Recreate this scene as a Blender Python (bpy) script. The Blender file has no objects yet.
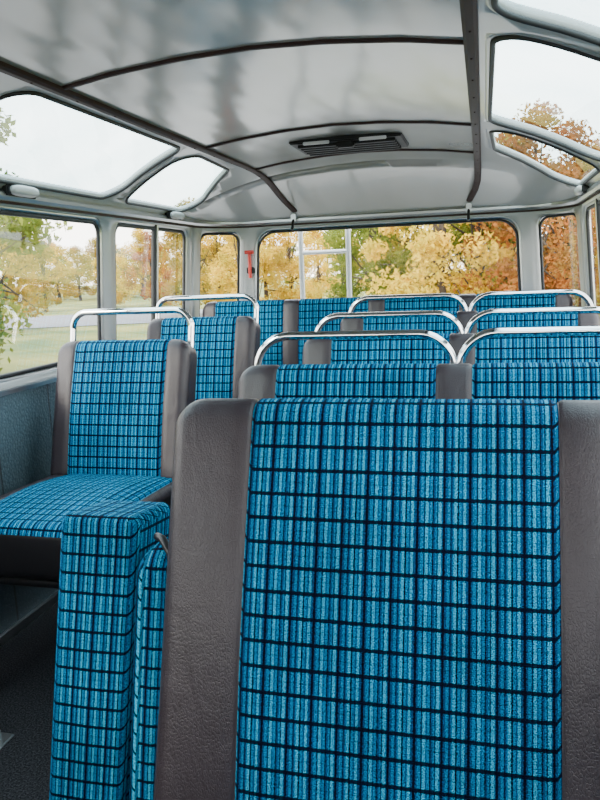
import bpy, bmesh, math, random
import numpy as np
from mathutils import Vector, Matrix
from mathutils.geometry import tessellate_polygon
random.seed(7); rng=np.random.default_rng(7)
scn=bpy.context.scene
COL=scn.collection

# ------------------------------------------------------------ materials
def new_mat(name):
    m=bpy.data.materials.new(name); m.use_nodes=True
    nt=m.node_tree; b=nt.nodes['Principled BSDF']
    return m,nt,b
def simple(name,col,rough=.5,metal=0,bump=None,spec=.5,coat=0):
    m,nt,b=new_mat(name)
    b.inputs['Base Color'].default_value=(*col,1); b.inputs['Roughness'].default_value=rough
    b.inputs['Metallic'].default_value=metal; b.inputs['Specular IOR Level'].default_value=spec
    b.inputs['Coat Weight'].default_value=coat
    if bump:
        sc,st,dist=bump
        tc=nt.nodes.new('ShaderNodeTexCoord'); nz=nt.nodes.new('ShaderNodeTexNoise'); nz.inputs['Scale'].default_value=sc
        nz.inputs['Detail'].default_value=4
        bp=nt.nodes.new('ShaderNodeBump'); bp.inputs['Strength'].default_value=st; bp.inputs['Distance'].default_value=dist
        nt.links.new(tc.outputs['Object'],nz.inputs['Vector']); nt.links.new(nz.outputs['Fac'],bp.inputs['Height'])
        nt.links.new(bp.outputs['Normal'],b.inputs['Normal'])
    return m
def math_node(nt,op,a,b=None,c=None):
    n=nt.nodes.new('ShaderNodeMath'); n.operation=op
    for i,v in enumerate((a,b,c)):
        if v is None: continue
        if isinstance(v,(int,float)): n.inputs[i].default_value=v
        else: nt.links.new(v,n.inputs[i])
    return n.outputs[0]
def mixcol(nt,f,a,b,mode='MIX'):
    n=nt.nodes.new('ShaderNodeMix'); n.data_type='RGBA'; n.blend_type=mode
    for idx,v in ((0,f),(6,a),(7,b)):
        if isinstance(v,(int,float)): n.inputs[idx].default_value=v
        elif isinstance(v,tuple): n.inputs[idx].default_value=(*v,1)
        else: nt.links.new(v,n.inputs[idx])
    return n.outputs[2]

def fabric_mat():
    m,nt,b=new_mat('plaid_velour')
    uv=nt.nodes.new('ShaderNodeUVMap'); sp=nt.nodes.new('ShaderNodeSeparateXYZ'); nt.links.new(uv.outputs[0],sp.inputs[0])
    nz=nt.nodes.new('ShaderNodeTexNoise'); nz.inputs['Scale'].default_value=700; nz.inputs['Detail'].default_value=2
    nt.links.new(uv.outputs[0],nz.inputs['Vector'])
    j=math_node(nt,'MULTIPLY_ADD',nz.outputs['Fac'],.0036,-.0018)
    u=math_node(nt,'ADD',sp.outputs[0],j); v=math_node(nt,'ADD',sp.outputs[1],j)
    P=.062
    fu=math_node(nt,'FRACT',math_node(nt,'MULTIPLY_ADD',u,1/P,20))
    r=nt.nodes.new('ShaderNodeValToRGB'); r.color_ramp.interpolation='CONSTANT'
    N=(.0006,.0018,.009); L=(.0015,.115,.24); M=(.0008,.040,.115); K=(.0008,.010,.040); LL=(.010,.235,.38)
    st=[(0,N),(.05,M),(.085,L),(.145,K),(.175,LL),(.235,M),(.26,L),(.31,N),(.335,M),(.37,L),(.40,K),(.425,LL),(.49,M),(.515,N),(.555,M),(.60,L),(.655,K),(.68,M),(.705,L),(.73,LL),(.785,N),(.815,L),(.865,M),(.895,LL),(.95,M)]
    els=r.color_ramp.elements
    els[0].position=0; els[0].color=(*st[0][1],1)
    els[1].position=st[1][0]; els[1].color=(*st[1][1],1)
    for p,c in st[2:]:
        e=els.new(p); e.color=(*c,1)
    nt.links.new(fu,r.inputs[0])
    fv=math_node(nt,'FRACT',math_node(nt,'MULTIPLY_ADD',v,1/.0305,20))
    ln=math_node(nt,'LESS_THAN',fv,.16)
    fv2=math_node(nt,'FRACT',math_node(nt,'MULTIPLY_ADD',v,1/.0305,20.45))
    ln2=math_node(nt,'MULTIPLY',math_node(nt,'LESS_THAN',fv2,.06),.3)
    f=math_node(nt,'MULTIPLY',math_node(nt,'MAXIMUM',ln,ln2),.96)
    c=mixcol(nt,f,r.outputs[0],(.0004,.0012,.008))
    n2=nt.nodes.new('ShaderNodeTexNoise'); n2.inputs['Scale'].default_value=750; n2.inputs['Detail'].default_value=1; nt.links.new(uv.outputs[0],n2.inputs['Vector'])
    n3=nt.nodes.new('ShaderNodeTexNoise'); n3.inputs['Scale'].default_value=9; nt.links.new(uv.outputs[0],n3.inputs['Vector'])
    mr=math_node(nt,'MAXIMUM',math_node(nt,'MULTIPLY_ADD',n2.outputs['Fac'],5.0,-1.5),.05)
    mr=math_node(nt,'MULTIPLY',mr,math_node(nt,'MULTIPLY_ADD',n3.outputs['Fac'],.8,.6))
    cc=nt.nodes.new('ShaderNodeCombineXYZ')
    for i in range(3): nt.links.new(mr,cc.inputs[i])
    c=mixcol(nt,1.0,c,cc.outputs[0],'MULTIPLY')
    nt.links.new(c,b.inputs['Base Color'])
    b.inputs['Roughness'].default_value=.8; b.inputs['Specular IOR Level'].default_value=.05
    b.inputs['Sheen Weight'].default_value=.04; b.inputs['Sheen Roughness'].default_value=.4; b.inputs['Sheen Tint'].default_value=(.1,.6,1,1)
    bp=nt.nodes.new('ShaderNodeBump'); bp.inputs['Strength'].default_value=.9; bp.inputs['Distance'].default_value=.0014
    h=math_node(nt,'SUBTRACT',n2.outputs['Fac'],math_node(nt,'MULTIPLY',ln,.8))
    nt.links.new(h,bp.inputs['Height']); nt.links.new(bp.outputs['Normal'],b.inputs['Normal'])
    return m
def vinyl_mat():
    m,nt,b=new_mat('grey_leatherette')
    tc=nt.nodes.new('ShaderNodeTexCoord')
    vo=nt.nodes.new('ShaderNodeTexVoronoi'); vo.inputs['Scale'].default_value=340; vo.feature='DISTANCE_TO_EDGE'
    nz=nt.nodes.new('ShaderNodeTexNoise'); nz.inputs['Scale'].default_value=24; nz.inputs['Detail'].default_value=5; nz.inputs['Distortion'].default_value=1.2
    mp=nt.nodes.new('ShaderNodeMapping'); mp.inputs['Scale'].default_value=(1,1,.5)
    nt.links.new(tc.outputs['Object'],mp.inputs[0])
    nt.links.new(mp.outputs[0],nz.inputs['Vector'])
    dv=nt.nodes.new('ShaderNodeVectorMath'); dv.operation='MULTIPLY_ADD'; dv.inputs[1].default_value=(.006,.006,.006)
    nt.links.new(nz.outputs['Color'],dv.inputs[0]); nt.links.new(mp.outputs[0],dv.inputs[2])
    nt.links.new(dv.outputs[0],vo.inputs['Vector'])
    h=math_node(nt,'ADD',math_node(nt,'MULTIPLY',math_node(nt,'MINIMUM',vo.outputs['Distance'],.2),1.6),math_node(nt,'MULTIPLY',nz.outputs['Fac'],2.6))
    bp=nt.nodes.new('ShaderNodeBump'); bp.inputs['Strength'].default_value=.36; bp.inputs['Distance'].default_value=.0018
    nt.links.new(h,bp.inputs['Height']); nt.links.new(bp.outputs['Normal'],b.inputs['Normal'])
    n2=nt.nodes.new('ShaderNodeTexNoise'); n2.inputs['Scale'].default_value=14; nt.links.new(tc.outputs['Object'],n2.inputs['Vector'])
    c=mixcol(nt,n2.outputs['Fac'],(.015,.0105,.0135),(.027,.020,.0245)); nt.links.new(c,b.inputs['Base Color'])
    b.inputs['Roughness'].default_value=.38; b.inputs['Specular IOR Level'].default_value=.40
    return m
FAB=fabric_mat(); VIN=vinyl_mat()
CHR=simple('chrome',(.74,.75,.77),.10,1)
ALU=simple('brushed_aluminium',(.48,.49,.50),.32,1,(60,.05,.001))
PAINT=simple('pale_grey_paint',(.31,.32,.32),.28,0,coat=.3)
RUB=simple('black_rubber',(.012,.012,.013),.6)
BRN=simple('brown_trim_strip',(.035,.018,.016),.6,spec=.2)
DRK=simple('dark_vent_plastic',(.014,.014,.015),.6,spec=.2)
LADM=simple('ladder_aluminium',(.50,.51,.52),.35,.2)
RED=simple('red_plastic',(.6,.03,.02),.4)
LAMPM=simple('opal_lamp_plastic',(.30,.30,.29),.3)
BLKV=simple('black_seat_vinyl',(.006,.005,.006),.42,0,(120,.3,.001),spec=.35)

def ceil_mat():
    m,nt,b=new_mat('ceiling_panel')
    tc=nt.nodes.new('ShaderNodeTexCoord')
    nz=nt.nodes.new('ShaderNodeTexNoise'); nz.inputs['Scale'].default_value=2.6; nz.inputs['Detail'].default_value=2
    mp=nt.nodes.new('ShaderNodeMapping'); mp.inputs['Scale'].default_value=(2.0,.6,1)
    nt.links.new(tc.outputs['Object'],mp.inputs[0]); nt.links.new(mp.outputs[0],nz.inputs['Vector'])
    c=mixcol(nt,nz.outputs['Fac'],(.22,.22,.205),(.33,.325,.305)); nt.links.new(c,b.inputs['Base Color'])
    b.inputs['Roughness'].default_value=.17; b.inputs['Specular IOR Level'].default_value=1.0
    bp=nt.nodes.new('ShaderNodeBump'); bp.inputs['Strength'].default_value=.5; bp.inputs['Distance'].default_value=.014
    nt.links.new(nz.outputs['Fac'],bp.inputs['Height']); nt.links.new(bp.outputs['Normal'],b.inputs['Normal'])
    return m
CEIL=ceil_mat()
def wallv_mat():
    m,nt,b=new_mat('blue_grey_wall_vinyl')
    tc=nt.nodes.new('ShaderNodeTexCoord'); sp=nt.nodes.new('ShaderNodeSeparateXYZ'); nt.links.new(tc.outputs['Object'],sp.inputs[0])
    vo=nt.nodes.new('ShaderNodeTexVoronoi'); vo.inputs['Scale'].default_value=110; nt.links.new(tc.outputs['Object'],vo.inputs['Vector'])
    s=math_node(nt,'ABSOLUTE',math_node(nt,'SUBTRACT',math_node(nt,'FRACT',math_node(nt,'MULTIPLY_ADD',sp.outputs[1],1/.26,10.02)),.5))
    seam=math_node(nt,'LESS_THAN',s,.014)
    c=mixcol(nt,math_node(nt,'LESS_THAN',vo.outputs['Distance'],.28),(.065,.105,.125),(.11,.165,.19))
    c=mixcol(nt,seam,c,(.03,.035,.04)); nt.links.new(c,b.inputs['Base Color'])
    b.inputs['Roughness'].default_value=.5
    bp=nt.nodes.new('ShaderNodeBump'); bp.inputs['Strength'].default_value=.5; bp.inputs['Distance'].default_value=.004
    nt.links.new(math_node(nt,'SUBTRACT',vo.outputs['Distance'],math_node(nt,'MULTIPLY',seam,2.)),bp.inputs['Height']); nt.links.new(bp.outputs['Normal'],b.inputs['Normal'])
    return m
WV=wallv_mat()
def floor_mat():
    m,nt,b=new_mat('dark_floor_carpet')
    tc=nt.nodes.new('ShaderNodeTexCoord')
    nz=nt.nodes.new('ShaderNodeTexNoise'); nz.inputs['Scale'].default_value=260; nz.inputs['Detail'].default_value=3
    nt.links.new(tc.outputs['Object'],nz.inputs['Vector'])
    r=nt.nodes.new('ShaderNodeValToRGB'); r.color_ramp.elements[0].position=.4; r.color_ramp.elements[1].position=.75
    r.color_ramp.elements[0].color=(.003,.003,.004,1); r.color_ramp.elements[1].color=(.05,.05,.056,1)
    nt.links.new(nz.outputs['Fac'],r.inputs[0]); nt.links.new(r.outputs[0],b.inputs['Base Color'])
    b.inputs['Roughness'].default_value=.9; b.inputs['Specular IOR Level'].default_value=.2
    bp=nt.nodes.new('ShaderNodeBump'); bp.inputs['Strength'].default_value=.7; bp.inputs['Distance'].default_value=.003
    nt.links.new(nz.outputs['Fac'],bp.inputs['Height']); nt.links.new(bp.outputs['Normal'],b.inputs['Normal'])
    return m
FLM=floor_mat()
def glass_mat(name,tint,drops=False):
    m=bpy.data.materials.new(name); m.use_nodes=True; nt=m.node_tree; nt.nodes.clear()
    o=nt.nodes.new('ShaderNodeOutputMaterial'); t=nt.nodes.new('ShaderNodeBsdfTransparent'); g=nt.nodes.new('ShaderNodeBsdfGlossy')
    t.inputs[0].default_value=(*tint,1); g.inputs['Roughness'].default_value=.02
    if drops:
        tc=nt.nodes.new('ShaderNodeTexCoord'); vo=nt.nodes.new('ShaderNodeTexVoronoi'); vo.inputs['Scale'].default_value=70
        nt.links.new(tc.outputs['Object'],vo.inputs['Vector'])
        nz=nt.nodes.new('ShaderNodeTexNoise'); nz.inputs['Scale'].default_value=3; nt.links.new(tc.outputs['Object'],nz.inputs['Vector'])
        sp=math_node(nt,'LESS_THAN',vo.outputs['Distance'],math_node(nt,'MULTIPLY',nz.outputs['Fac'],.42))
        c=mixcol(nt,sp,tint,(tint[0]*.74,tint[1]*.80,tint[2]*.80))
        c=mixcol(nt,nz.outputs['Fac'],c,(tint[0]*.42,tint[1]*.62,tint[2]*.66))
        nt.links.new(c,t.inputs[0])
    fr=nt.nodes.new('ShaderNodeFresnel'); fr.inputs[0].default_value=1.35
    mx=nt.nodes.new('ShaderNodeMixShader')
    f=math_node(nt,'MULTIPLY',fr.outputs[0],.25)
    nt.links.new(f,mx.inputs[0]); nt.links.new(t.outputs[0],mx.inputs[1]); nt.links.new(g.outputs[0],mx.inputs[2]); nt.links.new(mx.outputs[0],o.inputs[0])
    return m
GL=glass_mat('window_glass',(.97,.98,.97)); GLR=glass_mat('roof_window_glass',(.88,.95,.95),True)

# ------------------------------------------------------------ helpers
def empty(name,loc=(0,0,0)):
    e=bpy.data.objects.new(name,None); e.location=loc; e.empty_display_size=.1; COL.objects.link(e); return e
def setp(o,parent):
    if parent is not None:
        o.parent=parent; o.matrix_parent_inverse=Matrix.Translation(-Vector(parent.location))
def mkobj(name,verts,faces,mats,parent=None,smooth=True,mi=None):
    me=bpy.data.meshes.new(name); me.from_pydata([tuple(v) for v in verts],[],faces)
    for m in mats: me.materials.append(m)
    if mi is not None:
        for p,i in zip(me.polygons,mi): p.material_index=i
    if smooth:
        for p in me.polygons: p.use_smooth=True
    me.update(); o=bpy.data.objects.new(name,me); COL.objects.link(o); setp(o,parent); return o
def tube(name,pts_list,r,mat,parent=None,cyc=False,res=4):
    cu=bpy.data.curves.new(name,'CURVE'); cu.dimensions='3D'; cu.bevel_depth=r; cu.bevel_resolution=res; cu.use_fill_caps=True
    if pts_list and not isinstance(pts_list[0][0],(tuple,list,Vector)): pts_list=[pts_list]
    for pts in pts_list:
        s=cu.splines.new('POLY'); s.points.add(len(pts)-1)
        for p,q in zip(s.points,pts): p.co=(*q,1)
        s.use_cyclic_u=cyc
    cu.materials.append(mat)
    o=bpy.data.objects.new(name,cu); COL.objects.link(o); setp(o,parent); return o
def box(name,lo,hi,mat,parent=None,bev=.004,rot=None):
    bm=bmesh.new(); bmesh.ops.create_cube(bm,size=1)
    for v in bm.verts:
        v.co=Vector([(lo[i]+hi[i])/2+v.co[i]*(hi[i]-lo[i]) for i in range(3)])
    if bev: bmesh.ops.bevel(bm,geom=bm.edges[:],offset=bev,segments=2,affect='EDGES')
    me=bpy.data.meshes.new(name); bm.to_mesh(me); bm.free(); me.materials.append(mat)
    o=bpy.data.objects.new(name,me); COL.objects.link(o); setp(o,parent); return o
def roundpoly(pts,r,n=6):
    out=[]; k=len(pts)
    for i in range(k):
        p=Vector(pts[i]); a=Vector(pts[i-1]); c=Vector(pts[(i+1)%k])
        d1=(a-p).normalized(); d2=(c-p).normalized(); ang=d1.angle(d2)
        rr=r[i] if isinstance(r,(list,tuple)) else r
        L=rr/math.tan(ang/2); L=min(L,(a-p).length*.49,(c-p).length*.49); rr=L*math.tan(ang/2)
        cen=p+(d1+d2).normalized()*(rr/math.sin(ang/2))
        s=p+d1*L; e=p+d2*L
        a0=math.atan2(s.y-cen.y,s.x-cen.x); a1=math.atan2(e.y-cen.y,e.x-cen.x)
        da=(a1-a0+math.pi)%(2*math.pi)-math.pi
        for j in range(n+1):
            t=a0+da*j/n; out.append((cen.x+rr*math.cos(t),cen.y+rr*math.sin(t)))
    return out
def densify(pts,step=.04):
    out=[]
    for i in range(len(pts)):
        a=pts[i]; b=pts[(i+1)%len(pts)]; L=math.dist(a,b); k=max(1,int(L/step))
        for j in range(k): out.append((a[0]+(b[0]-a[0])*j/k,a[1]+(b[1]-a[1])*j/k))
    return out
def sheet(name,outer,holes,cutx,cuty,fn,mats,parent=None,matfn=None,thick=0,offset=0):
    loops=[[Vector((p[0],p[1],0)) for p in l] for l in [outer]+holes]
    tris=tessellate_polygon(loops); flat=[v for l in loops for v in l]
    bm=bmesh.new(); bv=[bm.verts.new(v) for v in flat]
    for t in tris:
        try: bm.faces.new([bv[i] for i in t])
        except ValueError: pass
    for c in cutx: bmesh.ops.bisect_plane(bm,geom=bm.verts[:]+bm.edges[:]+bm.faces[:],plane_co=(c,0,0),plane_no=(1,0,0))
    for c in cuty: bmesh.ops.bisect_plane(bm,geom=bm.verts[:]+bm.edges[:]+bm.faces[:],plane_co=(0,c,0),plane_no=(0,1,0))
    for f in bm.faces:
        f.smooth=True
        if matfn: f.material_index=matfn(f.calc_center_median())
    for v in bm.verts: v.co=Vector(fn(v.co.x,v.co.y))
    bmesh.ops.recalc_face_normals(bm,faces=bm.faces[:])
    me=bpy.data.meshes.new(name); bm.to_mesh(me); bm.free()
    for m in mats: me.materials.append(m)
    o=bpy.data.objects.new(name,me); COL.objects.link(o); setp(o,parent)
    if thick:
        s=o.modifiers.new('thickness','SOLIDIFY'); s.thickness=thick; s.offset=offset
    return o

# ------------------------------------------------------------ bus shell
YF=-.9; YS=3.10; YR=3.35; HW=.83
def hw(y):
    if y<=YS: return HW
    t=min(1,(y-YS)/(YR-YS)); return .6+.23*math.sqrt(max(0,1-t*t))
def hwz(z):
    if z<=.70: return .875
    return .875+(HW-.875)*min(1,(z-.70)/.54)
PX=[0,.15,.30,.42,.46,.50,.58,.66,.72,.77,.81,.83]
PZ=[1.446,1.441,1.428,1.410,1.401,1.391,1.368,1.339,1.312,1.287,1.262,1.238]
def prof(x): return float(np.interp(abs(x),PX,PZ))
def zr(x,y):
    g=1.0
    if y>2.6: g=max(0,1-((y-2.6)/(YR-2.6))**3.2)
    return 1.238+(prof(x)-1.238)*g
def roof(x,y,d=0): return (x*hw(y)/HW,y,zr(x,y)-d)
roofw=[]
RT,RB=.458,.795
for sgn in (-1,1):
    roofw.append((sgn,[(RT,.50),(RT,1.285),(RB,1.37),(RB,.42)]))
    roofw.append((sgn,[(RT,1.350),(RT,2.20),(RB,2.345),(RB,1.43)]))
    roofw.append((sgn,[(RT,2.25),(RT+.02,2.68),(RB,3.07),(RB,2.40)]))
def rw_poly(sgn,p,r=.065): return roundpoly([(sgn*a,b) for a,b in p],r,7)
holes=[rw_poly(s,p) for s,p in roofw]
cx=[i*.03-.81 for i in range(55)]+[-.82,.82]
cy=[YF+.1+i*.12 for i in range(33)]+[3.1+.25*math.sin(math.radians(a)) for a in range(8,90,8)]
cy=sorted(c for c in cy if c<YR-.001)
def ceil_mf(c): return 0 if abs(c.x)<.425 else 1
sheet('ceiling',[(-HW,YF),(HW,YF),(HW,YR),(-HW,YR)],holes,cx,cy,lambda a,b:roof(a,b),[CEIL,PAINT],matfn=ceil_mf,thick=.014,offset=0)
wn=[0]
def window(mats_glass,outl,fn,cutx,cuty,frame_r,gask_r,inner=.0,fmat=PAINT,name=None):
    wn[0]+=1; e=empty('window_%d'%wn[0],fn(*outl[0]))
    sheet('glass',outl,[],cutx,cuty,fn,[mats_glass],parent=e)
    d=densify(outl,.03)
    tube('frame',[fn(*p) for p in d],frame_r,fmat,e,True,3)
    return e,d
for s,p in roofw:
    fn=lambda a,b:roof(a,b,-.004)
    o=rw_poly(s,p)
    e,d=window(GLR,o,fn,[c for c in cx],[c for c in cy],.012,.006)
    cxm=sum(q[0] for q in o)/len(o); cym=sum(q[1] for q in o)/len(o)
    g=[(q[0]+(cxm-q[0])*.035,q[1]+(cym-q[1])*.02) for q in d]
    tube('gasket',[roof(a,b,.008) for a,b in g],.0055,RUB,e,True,2)

# side walls
sidew=[(-.55,.08),(.18,.72),(.82,1.42),(1.50,2.31),(2.39,3.06)]
Z0,Z1=.725,1.208
for sgn,nm in ((-1,'left'),(1,'right')):
    fn=lambda y,z,s=sgn:(s*hwz(z),y,z)
    hs=[roundpoly([(a,Z0),(b,Z0),(b,Z1),(a,Z1)],.05,6) for a,b in sidew]
    sheet('wall_'+nm,[(YF,-.02),(YS,-.02),(YS,1.24),(YF,1.24)],hs,[],[.69,.7],fn,[PAINT,WV],matfn=lambda c:1 if c.y<.695 else 0,thick=.03,offset=0)
    for (a,b),h in zip(sidew,hs):
        e,d=window(GL,h,lambda y,z,s=sgn:(s*(hwz(z)+.003),y,z),[],[],.011,.006,fmat=ALU)
        g=roundpoly([(a+.016,Z0+.016),(b-.016,Z0+.016),(b-.016,Z1-.016),(a+.016,Z1-.016)],.04,6)
        tube('gasket',[fn(*p) for p in g],.007,RUB,e,True,2)
        if a>2.3:
            tube('sliding_divider',[fn(2.735,Z0),fn(2.735,Z1)],.011,RUB,e)
            tube('sliding_rail',[(sgn*(hwz(z)-.006),2.752,z) for z in (Z0,Z1)],.006,ALU,e)
# rear wall
QL=.377
def rear(s,z,d=0):
    k=hwz(z)/HW; a=abs(s); sg=1 if s>=0 else -1
    if a<=.6: return (s*k,YR+d,z)
    th=(a-.6)/QL*math.pi/2
    return (sg*(.6+(.23+d)*math.sin(th))*k,YS+(YR-YS+d)*math.cos(th),z)
cs=[-.6-QL+QL*i/10 for i in range(1,11)]+[.6+QL*i/10 for i in range(0,10)]
rh=[roundpoly([(-.597,.74),(.597,.74),(.597,1.203),(-.597,1.203)],.085,7)]
for sg in (-1,1):
    rh.append(roundpoly([(sg*.668,.74),(sg*.905,.74),(sg*.905,1.203),(sg*.668,1.203)],.05,6))
sheet('wall_rear',[(-.6-QL,-.02),(.6+QL,-.02),(.6+QL,1.24),(-.6-QL,1.24)],rh,cs,[.69,.7],rear,[PAINT,WV],matfn=lambda c:1 if c.y<.695 else 0,thick=.03,offset=0)
for h in rh:
    e,d=window(GL,h,lambda s,z:rear(s,z,.003),cs,[],.011,.006,fmat=ALU)
    c0=sum(q[0] for q in h)/len(h); c1=sum(q[1] for q in h)/len(h)
    w=max(q[0] for q in h)-c0; hh=max(q[1] for q in h)-c1
    tube('gasket',[rear(q[0]+(c0-q[0])*.014/w,q[1]+(c1-q[1])*.014/hh) for q in d],.006,RUB,e,True,2)
# front with split windscreen
fh=[roundpoly([(a,.76),(b,.76),(b,1.19),(a,1.19)],.07,6) for a,b in ((-.80,-.03),(.03,.80))]
sheet('wall_front',[(-.875,-.02),(.875,-.02),(.875,.70),(.835,1.22),(.46,1.40),(0,1.45),(-.46,1.40),(-.835,1.22),(-.875,.70)],fh,[],[],lambda a,b:(a,YF,b),[PAINT],thick=.03)
for h in fh: window(GL,h,lambda a,b:(a,YF,b),[],[],.012,.006,fmat=RUB)
# floor
box('floor',(-.9,YF,-.04),(.9,YR+.02,0),FLM,bev=0)

# swept trims along the belt
def beltpath():
    P=[]
    for y in np.linspace(YF,YS,30)[:-1]: P.append((Vector((-HW,y,0)),Vector((1,0,0))))
    for i in range(0,13):
        t=i/12*math.pi/2
        P.append((Vector((-.6-.23*math.cos(t),YS+.25*math.sin(t),0)),Vector((math.cos(t)/.23,-math.sin(t)/.25,0)).normalized()))
    R=[(Vector((-p.x,p.y,0)),Vector((-n.x,n.y,0))) for p,n in reversed(P)]
    return P+R
BP=beltpath()
def sweep(name,profile,mat,z):
    vs=[];fs=[];k=len(profile)
    for p,n in BP:
        for a,b in profile: vs.append((p.x+n.x*a,p.y+n.y*a,z+b))
    for i in range(len(BP)-1):
        for j in range(k): fs.append((i*k+j,i*k+(j+1)%k,(i+1)*k+(j+1)%k,(i+1)*k+j))
    return mkobj(name,vs,fs,[mat],smooth=False)
sweep('trim_1',[(-.01,-.004),(.022,-.008),(.03,0),(.03,.010),(.02,.020),(-.01,.030)],ALU,1.232)
sweep('trim_2',[(-.01,-.012),(.016,-.012),(.016,-.004),(-.01,-.004)],BRN,1.226)
for i,sg in enumerate((-1,1)):
    x=sg*.87
    box('trim_%d'%(3+i),(min(x,x-sg*.02),YF,.690),(max(x,x-sg*.02),YS,.706),ALU,bev=.003)
    box('trim_%d'%(5+i),(min(x,x-sg*.018),YF,.0),(max(x,x-sg*.018),YS,.032),ALU,bev=.003)
def strip(name,pts,wdir,w,mat,th=.007):
    vs=[];fs=[]
    wd=Vector(wdir)
    for p in pts:
        p=Vector(p)
        for a,b in ((-w/2,.002),(-w/2,-th*.6),(-w/4,-th),(w/4,-th),(w/2,-th*.6),(w/2,.002)): vs.append(p+wd*a+Vector((0,0,b)))
    for i in range(len(pts)-1):
        for j in range(6): fs.append((i*6+j,i*6+(j+1)%6,(i+1)*6+(j+1)%6,(i+1)*6+j))
    return mkobj(name,vs,fs,[mat],smooth=False)
n=7
for y in (.62,1.45,2.27,2.80):
    strip('trim_%d'%n,[roof(x,y,.008) for x in np.linspace(-.42,.42,25)],(0,1,0),.016,BRN,.005); n+=1
for sg in (-1,1):
    strip('trim_%d'%n,[roof(sg*.425,y,.008) for y in np.linspace(YF,3.28,60)],(1,0,0),.026,BRN,.010); n+=1
for sg in (-1,1):
    bm=bmesh.new()
    for y in np.arange(.5,3.1,.17):
        p=roof(sg*.425,y,.018)
        bmesh.ops.create_uvsphere(bm,u_segments=8,v_segments=5,radius=.0028,matrix=Matrix.Translation(p))
    me=bpy.data.meshes.new('strip_screws'); bm.to_mesh(me); bm.free(); me.materials.append(BRN)
    COL.objects.link(bpy.data.objects.new('strip_screws',me))
# vent
ve=empty('ceiling_vent',(0,2.55,1.43))
zc=zr(0,2.55)-.010
box('frame',(-.19,2.46,zc-.014),(.19,2.70,zc+.004),DRK,ve,.004)
for i in range(5):
    box('slat_%d'%i,(-.165,2.485+i*.042,zc-.024),(.165,2.505+i*.042,zc-.012),DRK,ve,.002)
for sg in (-1,1): box('bar',(min(sg*.05,sg*.14),2.455,zc-.020),(max(sg*.05,sg*.14),2.463,zc-.010),ALU,ve,.002)
box('knob',(-.03,2.47,zc-.034),(.03,2.50,zc-.014),DRK,ve,.004)
def lamp(y,sg,L=.12):
    e=empty('interior_lamp',(sg*.78,y,1.222))
    bm=bmesh.new(); bmesh.ops.create_uvsphere(bm,u_segments=24,v_segments=12,radius=1)
    for v in bm.verts:
        c=v.co
        f=lambda t,p:math.copysign(abs(t)**p,t)
        v.co=Vector((sg*.785-f(c.x,.8)*.018,y+f(c.y,.6)*L/2,1.249+f(c.z,.7)*.015))
    for f in bm.faces: f.smooth=True
    me=bpy.data.meshes.new('lens'); bm.to_mesh(me); bm.free(); me.materials.append(LAMPM)
    o=bpy.data.objects.new('lens',me); COL.objects.link(o); setp(o,e)
    box('base',(sg*.80-.016,y-L/2-.008,1.234),(sg*.80+.012,y+L/2+.008,1.264),DRK,e,.005)
for y in (1.82,2.86): lamp(y,-1)
lamp(1.82,1); lamp(2.86,1)
for x in (-.40,.385):
    e=empty('coat_hook',(x,3.31,1.24))
    box('plate',(x-.012,3.295,1.225),(x+.012,3.325,1.262),ALU,e,.003)
    tube('hook',[(x,3.30,1.235),(x,3.285,1.225),(x,3.280,1.205),(x,3.272,1.192),(x,3.262,1.196)],.006,DRK,e)
e=empty('emergency_hammer',(-.63,3.31,1.0))
tube('handle',[(-.628,3.318,.98),(-.628,3.318,1.10)],.008,RED,e)
tube('head',[(-.648,3.315,1.10),(-.608,3.318,1.10)],.009,RED,e)
box('bracket',(-.645,3.318,1.0),(-.610,3.345,1.03),DRK,e,.003)
e=empty('rear_ladder',(-.31,3.5,.9))
tube('rails',[[(-.427,3.53,.2),(-.427,3.53,1.42),(-.427,3.44,1.50)],[(-.19,3.53,.2),(-.19,3.53,1.42),(-.19,3.44,1.50)]],.013,LADM,e)
tube('rungs',[[(-.427,3.53,z),(-.19,3.53,z)] for z in (.28,.55,.82,1.09,1.36)],.010,LADM,e)

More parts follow.
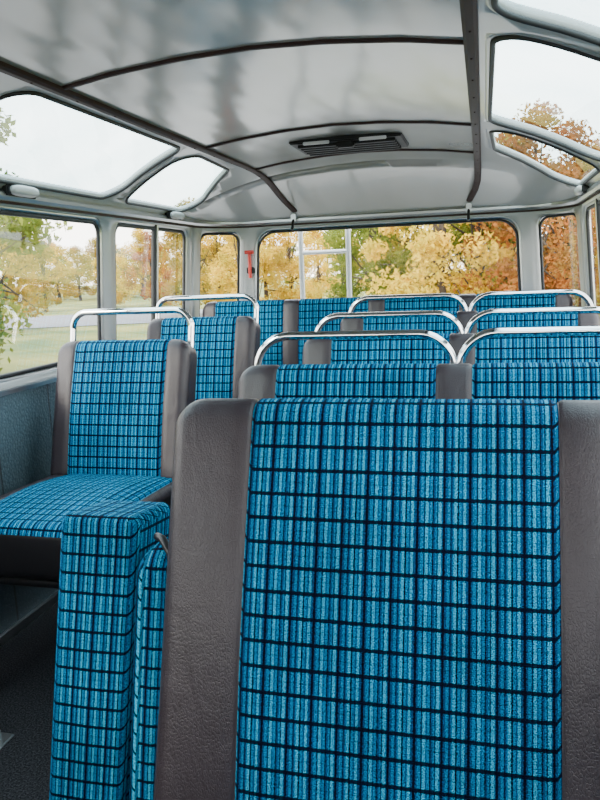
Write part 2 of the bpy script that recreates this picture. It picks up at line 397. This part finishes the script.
# ------------------------------------------------------------ seats
def rprof(d,T,H,Ht,R):
    r=max(R-d,.0015); pts=[]
    def arc(ct,ch,a0,a1,n=5):
        for i in range(n+1):
            a=math.radians(a0+(a1-a0)*i/n); pts.append((ct+r*math.cos(a),ch+r*math.sin(a)))
    t0,t1,h0,h1=d,T-d,d,Ht-d
    arc(t0+r,h0+r,270,180)
    m=14
    for i in range(1,m): pts.append((t0,h0+r+(h1-h0-2*r)*i/m))
    arc(t0+r,h1-r,180,90)
    for i in range(1,3): pts.append((t0+r+(t1-t0-2*r)*i/3,h1))
    arc(t1-r,h1-r,90,0)
    for i in range(1,5): pts.append((t1,h1-r-(h1-h0-2*r)*i/5))
    arc(t1-r,h0+r,0,-90)
    for i in range(1,3): pts.append((t1-r-(t1-t0-2*r)*i/3,h0))
    return pts
def slab(name,x0,x1,org,vd,nd,H,T,panels,parent,R=.03,Re=.025,Rc=.045,bulge=.012,base=VIN,allfab=False,xshear=0,uoff=0,toponly=False):
    xs=set()
    for i in range(9):
        a=i/8*math.pi/2; e=Re*(1-math.cos(a)); xs.add(round(x0+e,5)); xs.add(round(x1-e,5))
        e=Rc*(1-math.cos(a)); xs.add(round(x0+e,5)); xs.add(round(x1-e,5))
    k=int((x1-x0)/.03)
    for i in range(1,k):
        xs.add(round(x0+(x1-x0)*i/k,5))
    seams=[]
    for a,b in panels:
        for q in (a,b): seams.append(q)
    xs=[x for x in xs if all(abs(x-q)>.009 for q in seams)]
    for q in seams: xs+= [q-.006,q-.002,q,q+.002,q+.006]
    xs=sorted(x for x in xs if x0<=x<=x1)
    bm=bmesh.new(); uvl=bm.loops.layers.uv.new('UVMap')
    rings=[];info={}
    for x in xs:
        e=min(x-x0,x1-x)
        d=0 if e>=Re else Re-math.sqrt(max(0,Re*Re-(Re-e)**2))
        dc=0 if e>=Rc else Rc-math.sqrt(max(0,Rc*Rc-(Rc-e)**2))
        for q in seams:
            if abs(x-q)<.0005: d=max(d,.004)
            elif abs(x-q)<.003: d=max(d,.0025)
        Ht=H-max(0,dc-d)
        P=rprof(d,T,H,Ht,R)
        inp=any(a<x<b for a,b in panels)
        ring=[];cum=0;last=None
        for (t,h) in P:
            if last: cum+=math.dist(last,(t,h))
            last=(t,h)
            env=min(1,e/.08)
            b=bulge*math.sin(math.pi*min(1,max(0,h/H)))*env*(1 if t<T/2 else 0)
            if inp:
                ee=min(min(abs(x-a),abs(x-bb)) for a,bb in panels); b+=.004*min(1,ee/.03)*(1 if t<T*.6 else 0)
            tt=t-b
            v=bm.verts.new((x+xshear*(H-h),org[0]+vd[0]*h+nd[0]*tt,org[1]+vd[1]*h+nd[1]*tt))
            info[v]=(x,cum,t,h); ring.append(v)
        rings.append(ring)
    n=len(rings[0])
    for i in range(len(rings)-1):
        xm=(xs[i]+xs[i+1])/2
        fab=allfab or any(a<xm<b for a,b in panels)
        for j in range(n):
            jj=(j+1)%n
            f=bm.faces.new((rings[i][j],rings[i][jj],rings[i+1][jj],rings[i+1][j]))
            tm=(info[rings[i][j]][2]+info[rings[i][jj]][2])/2
            f.material_index=1 if fab else 0
            if toponly and tm>.022: f.material_index=2
            f.smooth=True
            for l in f.loops:
                x,c,t,h=info[l.vert]
                if jj==0 and l.vert in (rings[i][0],rings[i+1][0]): c=info[rings[i][j]][1]+.01
                if allfab and min(x-x0,x1-x)<Re*.95: l[uvl].uv=(t+x0+(x1-x0),c+uoff)
                else: l[uvl].uv=(x+uoff,c)
    for ring in (rings[0],rings[-1]):
        f=bm.faces.new(ring); f.material_index=1 if allfab else (2 if toponly else 0)
        for l in f.loops:
            x,c,t,h=info[l.vert]; l[uvl].uv=(t+x0,h)
    bmesh.ops.recalc_face_normals(bm,faces=bm.faces[:])
    me=bpy.data.meshes.new(name); bm.to_mesh(me); bm.free(); me.materials.append(base); me.materials.append(FAB); me.materials.append(BLKV)
    o=bpy.data.objects.new(name,me); COL.objects.link(o); setp(o,parent); return o
def arcpath(x0,x1,y,zlo,zhi,r=.05,yb=0):
    P=[(x0,y+yb,zlo)]
    for i in range(11):
        a=math.pi-i/10*math.pi/2; P.append((x0+r+r*math.cos(a),y,zhi-r+r*math.sin(a)))
    for i in range(11):
        a=math.pi/2-i/10*math.pi/2; P.append((x1-r+r*math.cos(a),y,zhi-r+r*math.sin(a)))
    P.append((x1,y+yb,zlo)); return P
def seat(name,x0,x1,yt,zt,yb,zb,panels,rails,zrail,cush=(.46,.43),T=.095,frame=True,rr=.05,cpan=None):
    e=empty(name,((x0+x1)/2,yb,0))
    v=Vector((yt-yb,zt-zb)); H=v.length; v.normalize(); nd=(v.y,-v.x)
    slab('backrest',x0,x1,(yb,zb),(v.x,v.y),nd,H,T,panels,e)
    depth,cz=cush
    slab('seat_cushion',x0,x1,(yb+.03,cz),(-1,0.03),(0,-1),depth,.13,cpan or panels,e,bulge=.02,base=VIN,Rc=.03,uoff=.003,toponly=True)
    if rails:
        yr=yt+nd[0]*T*.75
        for i,(a,b) in enumerate(rails):
            tube('grab_rail_%d'%(i+1),arcpath(a,b,yr,zt-.16,zrail,rr,-.04),.0095,CHR,e,res=6)
    if frame:
        zc=cz-.135; yf=yb-depth+.08; ybk=yb-.02
        for i,x in enumerate((x0+.06,x1-.06)):
            tube('leg_%d'%(i+1),[(x,yf,0.0),(x,yf,zc),(x,ybk,zc),(x,ybk,0.0)],.012,BLKV,e)
        tube('cross_bars',[[(x0+.06,yf,zc),(x1-.06,yf,zc)],[(x0+.06,ybk,zc),(x1-.06,ybk,zc)]],.012,BLKV,e)
    return e
seat('bus_bench_seat',.035,.845,.90,.840,.726,.296,[(.153,.538),(.612,.765)],[],0,cush=(.44,.30))
pan=[(.013,.355),(.428,.77)]
RL=[(-.052,.388),(.402,.825)]
for (yt,zt,zl,cd) in ((1.50,.807,.858,.22),(2.10,.815,.862,.44),(2.70,.842,.890,.44)):
    seat('bus_bench_seat',-.08,.845,yt,zt,yt-.13,.40,pan,RL,zl,cush=(cd,.42),rr=.075)
seat('rear_bench_seat',-.80,.80,3.10,.885,3.03,.45,[(-.73,-.41),(-.34,-.03),(.04,.35),(.42,.73)],[],0,cush=(.20,.45),T=.08)
seat('single_bus_seat',-.785,-.362,1.90,.830,1.78,.425,[(-.718,-.425)],[(-.765,-.378)],.904,cush=(.48,.445),cpan=[(-.715,-.38)])
seat('single_bus_seat',-.785,-.352,2.50,.855,2.38,.42,[(-.718,-.425)],[(-.765,-.367)],.918,cush=(.34,.44),cpan=[(-.715,-.37)])
e=empty('folded_jump_seat',(-.1,1.0,0))
slab('folded_cushion',-.192,-.058,(.885,.10),(.12,.993),(.993,-.12),.545,.13,[],e,R=.012,Re=.012,Rc=.015,bulge=.004,allfab=True,xshear=-.085)
slab('folded_backrest',-.050,.028,(.875,.08),(.07,.9975),(.9975,-.07),.535,.085,[],e,R=.035,Re=.022,Rc=.05,bulge=.012,allfab=True,xshear=-.085,uoff=.02)
tube('piping',[(.008,.915,.40),(.012,.915,.44),(.012,.913,.56),(.006,.922,.600),(-.012,.935,.617),(-.03,.955,.612)],.006,BLKV,e)
tube('hinge_frame',[[(-.17,1.0,0),(-.17,1.0,.12),(-.02,1.04,.12),(-.02,1.04,0)]],.012,BLKV,e)
e=empty('floor_bracket',(-.575,1.22,0))
box('plate',(-.64,1.19,0),(-.565,1.25,.006),ALU,e,.002)
box('lug',(-.62,1.212,.004),(-.58,1.228,.03),ALU,e,.003)

# ------------------------------------------------------------ outside
GZ=-.60
def ground_mat():
    m,nt,b=new_mat('meadow_grass')
    tc=nt.nodes.new('ShaderNodeTexCoord')
    nz=nt.nodes.new('ShaderNodeTexNoise'); nz.inputs['Scale'].default_value=.5; nz.inputs['Detail'].default_value=9
    nt.links.new(tc.outputs['Object'],nz.inputs['Vector'])
    r=nt.nodes.new('ShaderNodeValToRGB'); r.color_ramp.elements[0].position=.35; r.color_ramp.elements[1].position=.68
    r.color_ramp.elements[0].color=(.06,.10,.012,1); r.color_ramp.elements[1].color=(.24,.22,.04,1)
    nt.links.new(nz.outputs['Fac'],r.inputs[0]); nt.links.new(r.outputs[0],b.inputs['Base Color']); b.inputs['Roughness'].default_value=.95
    return m
mkobj('ground',[(-150,-150,GZ),(150,-150,GZ),(150,200,GZ),(-150,200,GZ)],[(0,1,2,3)],[ground_mat()],smooth=False)
ROAD=simple('asphalt',(.16,.16,.17),.85,0,(20,.3,.01))
BOUNCE=simple('pale_bounce_gravel',(.28,.27,.26),.9,0,(30,.5,.01))
def stripq(name,a,b,w,z,mat):
    a=Vector(a);b=Vector(b);d=(b-a).normalized();p=Vector((-d.y,d.x))*w/2
    mkobj(name,[(a.x-p.x,a.y-p.y,z),(b.x-p.x,b.y-p.y,z),(b.x+p.x,b.y+p.y,z),(a.x+p.x,a.y+p.y,z)],[(0,1,2,3)],[mat],smooth=False)
stripq('road',(-60,12),(30,42),9,GZ+.02,ROAD)
stripq('ceiling_bounce_ground',(0,-30),(0,12),9,GZ+.01,BOUNCE)  # unseen pale patch under the bus, added to bounce light up to the ceiling
BARK=simple('tree_bark',(.05,.035,.025),.9,0,(8,.6,.03))
def leaf_mat(name,c1,c2):
    m=bpy.data.materials.new(name); m.use_nodes=True; nt=m.node_tree; nt.nodes.clear()
    o=nt.nodes.new('ShaderNodeOutputMaterial'); d=nt.nodes.new('ShaderNodeBsdfDiffuse'); t=nt.nodes.new('ShaderNodeBsdfTranslucent'); mx=nt.nodes.new('ShaderNodeMixShader'); mx.inputs[0].default_value=.5
    tc=nt.nodes.new('ShaderNodeTexCoord'); nz=nt.nodes.new('ShaderNodeTexNoise'); nz.inputs['Scale'].default_value=1.1; nz.inputs['Detail'].default_value=4
    nt.links.new(tc.outputs['Object'],nz.inputs['Vector'])
    mr=nt.nodes.new('ShaderNodeMapRange'); mr.inputs[1].default_value=.35; mr.inputs[2].default_value=.65; nt.links.new(nz.outputs['Fac'],mr.inputs[0])
    c=mixcol(nt,mr.outputs[0],c1,c2)
    nt.links.new(c,d.inputs[0]); nt.links.new(c,t.inputs[0]); nt.links.new(d.outputs[0],mx.inputs[1]); nt.links.new(t.outputs[0],mx.inputs[2]); nt.links.new(mx.outputs[0],o.inputs[0])
    return m
LM={'y':leaf_mat('leaves_yellow',(.78,.50,.05),(.48,.38,.045)),'g':leaf_mat('leaves_green',(.07,.11,.02),(.25,.27,.045)),
    'o':leaf_mat('leaves_olive_gold',(.52,.32,.05),(.22,.21,.035)),'r':leaf_mat('leaves_russet',(.42,.14,.04),(.25,.14,.04))}
def tree_mesh(key,seed,H=6,R=2.4,low=.3,nl=10000,ls=.075):
    r=np.random.default_rng(seed)
    nb=42; cen=[]
    for i in range(nb):
        h=low+(H-low)*r.random()**.9; k=math.sin(math.pi*min(1,max(.06,(h-low)/(H-low)*.8+.18)))
        a=r.random()*6.283; d=R*k*math.sqrt(r.random())*.85
        cen.append((d*math.cos(a),d*math.sin(a),h,R*(.16+.2*r.random())))
    vs=[];fs=[];mi=[]
    per=nl//nb
    for c in cen:
        for i in range(per):
            v=r.normal(size=3); v/=np.linalg.norm(v); v*=c[3]*(r.random()**.4)
            p=np.array(c[:3])+v*np.array([1,1,.8])
            if p[2]<.05: p[2]=.05+r.random()*.3
            a=r.normal(size=3); a/=np.linalg.norm(a); b=np.cross(a,r.normal(size=3)); b/=np.linalg.norm(b)
            s=ls*(.6+.8*r.random()); n=len(vs)
            vs+= [p-a*s,p+b*s*.55,p+a*s,p-b*s*.55]; fs.append((n,n+1,n+2,n+3)); mi.append(0)
    def limb(p,q,r0,r1):
        p=Vector(p);q=Vector(q);d=(q-p).normalized();u=d.orthogonal().normalized();w=d.cross(u);n=len(vs)
        for P,rr in ((p,r0),(q,r1)):
            for i in range(7):
                a=i/7*6.283; vs.append(tuple(P+u*math.cos(a)*rr+w*math.sin(a)*rr))
        for i in range(7): fs.append((n+i,n+(i+1)%7,n+7+(i+1)%7,n+7+i)); mi.append(1)
    limb((0,0,-.1),(.1,.05,H*.35),.16,.12); limb((.1,.05,H*.35),(0,0,H*.85),.12,.04)
    for c in cen[:18]: limb((.05,0,H*(.2+.3*r.random())),(c[0],c[1],c[2]),.05,.012)
    me=bpy.data.meshes.new('tree_'+key); me.from_pydata([tuple(map(float,v)) for v in vs],[],fs)
    me.materials.append(LM[key]); me.materials.append(BARK)
    for p,i in zip(me.polygons,mi): p.material_index=i
    return me
TM={k:[tree_mesh(k,11*i+s) for i in range(2)] for s,k in enumerate('ygor')}
def tree(az,d,scale,key,sz=1.0):
    az=math.radians(az); x=.45+math.sin(az)*d; y=math.cos(az)*d
    o=bpy.data.objects.new('autumn_tree',random.choice(TM[key])); COL.objects.link(o)
    o.location=(x,y,GZ); o.rotation_euler=(0,0,random.random()*6.28); o.scale=(scale,scale,scale*sz)
tree(-40.5,13,.95,'g'); tree(-36.8,26,.85,'o'); tree(-47,15,1.0,'g'); tree(-57,20,1.0,'y'); tree(-65,20,1.0,'g'); tree(-75,20,1.0,'o')
for i,az in enumerate(np.arange(-37,-18,1.5)):
    tree(az+random.uniform(-.4,.4),random.uniform(60,72),random.uniform(.75,1.0),random.choice('yogo'),.9)
tree(-33.5,42,.62,'o'); tree(-28.5,44,.6,'y'); tree(-25.6,42,.66,'r')
for az in (-22.5,-20.5,-18.8): tree(az,random.uniform(27,31),random.uniform(.62,.76),random.choice('yo'))
for az in (-16.8,-14.9): tree(az,30,.66,'y')
tree(-12.6,40,.72,'y'); tree(-10.8,34,.62,'g')
for i,az in enumerate((-8.2,-5.6,-3.2,-.6,1.6,3.6,6.0,8.2,12,16)):
    tree(az,22+3*math.sin(i*2.1),(.72,.85,.9,.86,.9,.85,.85,.8,.7,.7)[i],'goygorrrog'[i])
for i,az in enumerate(np.arange(-7,20,3)):
    tree(az,random.uniform(32,42),random.uniform(.8,1.0),random.choice('yog'))
for az in (22,31,42,55,70): tree(az,random.uniform(32,38),.6,random.choice('gor'))
for i,az in enumerate(np.arange(-80,30,2.4)):
    tree(az+random.uniform(-1,1),random.uniform(75,85),random.uniform(.75,1.0),random.choice('yygo'),.8)

# ------------------------------------------------------------ light
w=bpy.data.worlds.new('World'); scn.world=w; w.use_nodes=True; nt=w.node_tree
bg=nt.nodes['Background']; tc=nt.nodes.new('ShaderNodeTexCoord'); sp=nt.nodes.new('ShaderNodeSeparateXYZ'); nt.links.new(tc.outputs['Generated'],sp.inputs[0])
r=nt.nodes.new('ShaderNodeValToRGB'); r.color_ramp.elements[0].position=0; r.color_ramp.elements[0].color=(1,.94,.87,1)
r.color_ramp.elements[1].position=.45; r.color_ramp.elements[1].color=(.86,.94,1,1)
nt.links.new(sp.outputs[2],r.inputs[0]); nt.links.new(r.outputs[0],bg.inputs[0]); bg.inputs[1].default_value=10
sl=bpy.data.lights.new('sun','SUN'); sl.energy=5.0; sl.angle=math.radians(12); sl.color=(1,.90,.75)
so=bpy.data.objects.new('sun',sl); COL.objects.link(so); so.location=(0,-10,12)
so.rotation_euler=Vector((.55,.75,-.42)).to_track_quat('-Z','Y').to_euler()

# ------------------------------------------------------------ camera
th,ph,ro=math.radians(14.5),math.radians(10.1),math.radians(2.3)
f=Vector((-math.sin(th)*math.cos(ph),math.cos(th)*math.cos(ph),-math.sin(ph)))
r0=Vector((math.cos(th),math.sin(th),0)); u0=r0.cross(f)
rv=r0*math.cos(ro)-u0*math.sin(ro); uv=u0*math.cos(ro)+r0*math.sin(ro)
cd=bpy.data.cameras.new('camera'); co=bpy.data.objects.new('camera',cd); COL.objects.link(co)
mat=Matrix((rv,uv,-f)).transposed().to_4x4(); mat.translation=(.45,0,1.0); co.matrix_world=mat
cd.sensor_fit='VERTICAL'; cd.sensor_height=32; cd.lens=28.8; cd.clip_start=.02; cd.clip_end=500
scn.camera=co
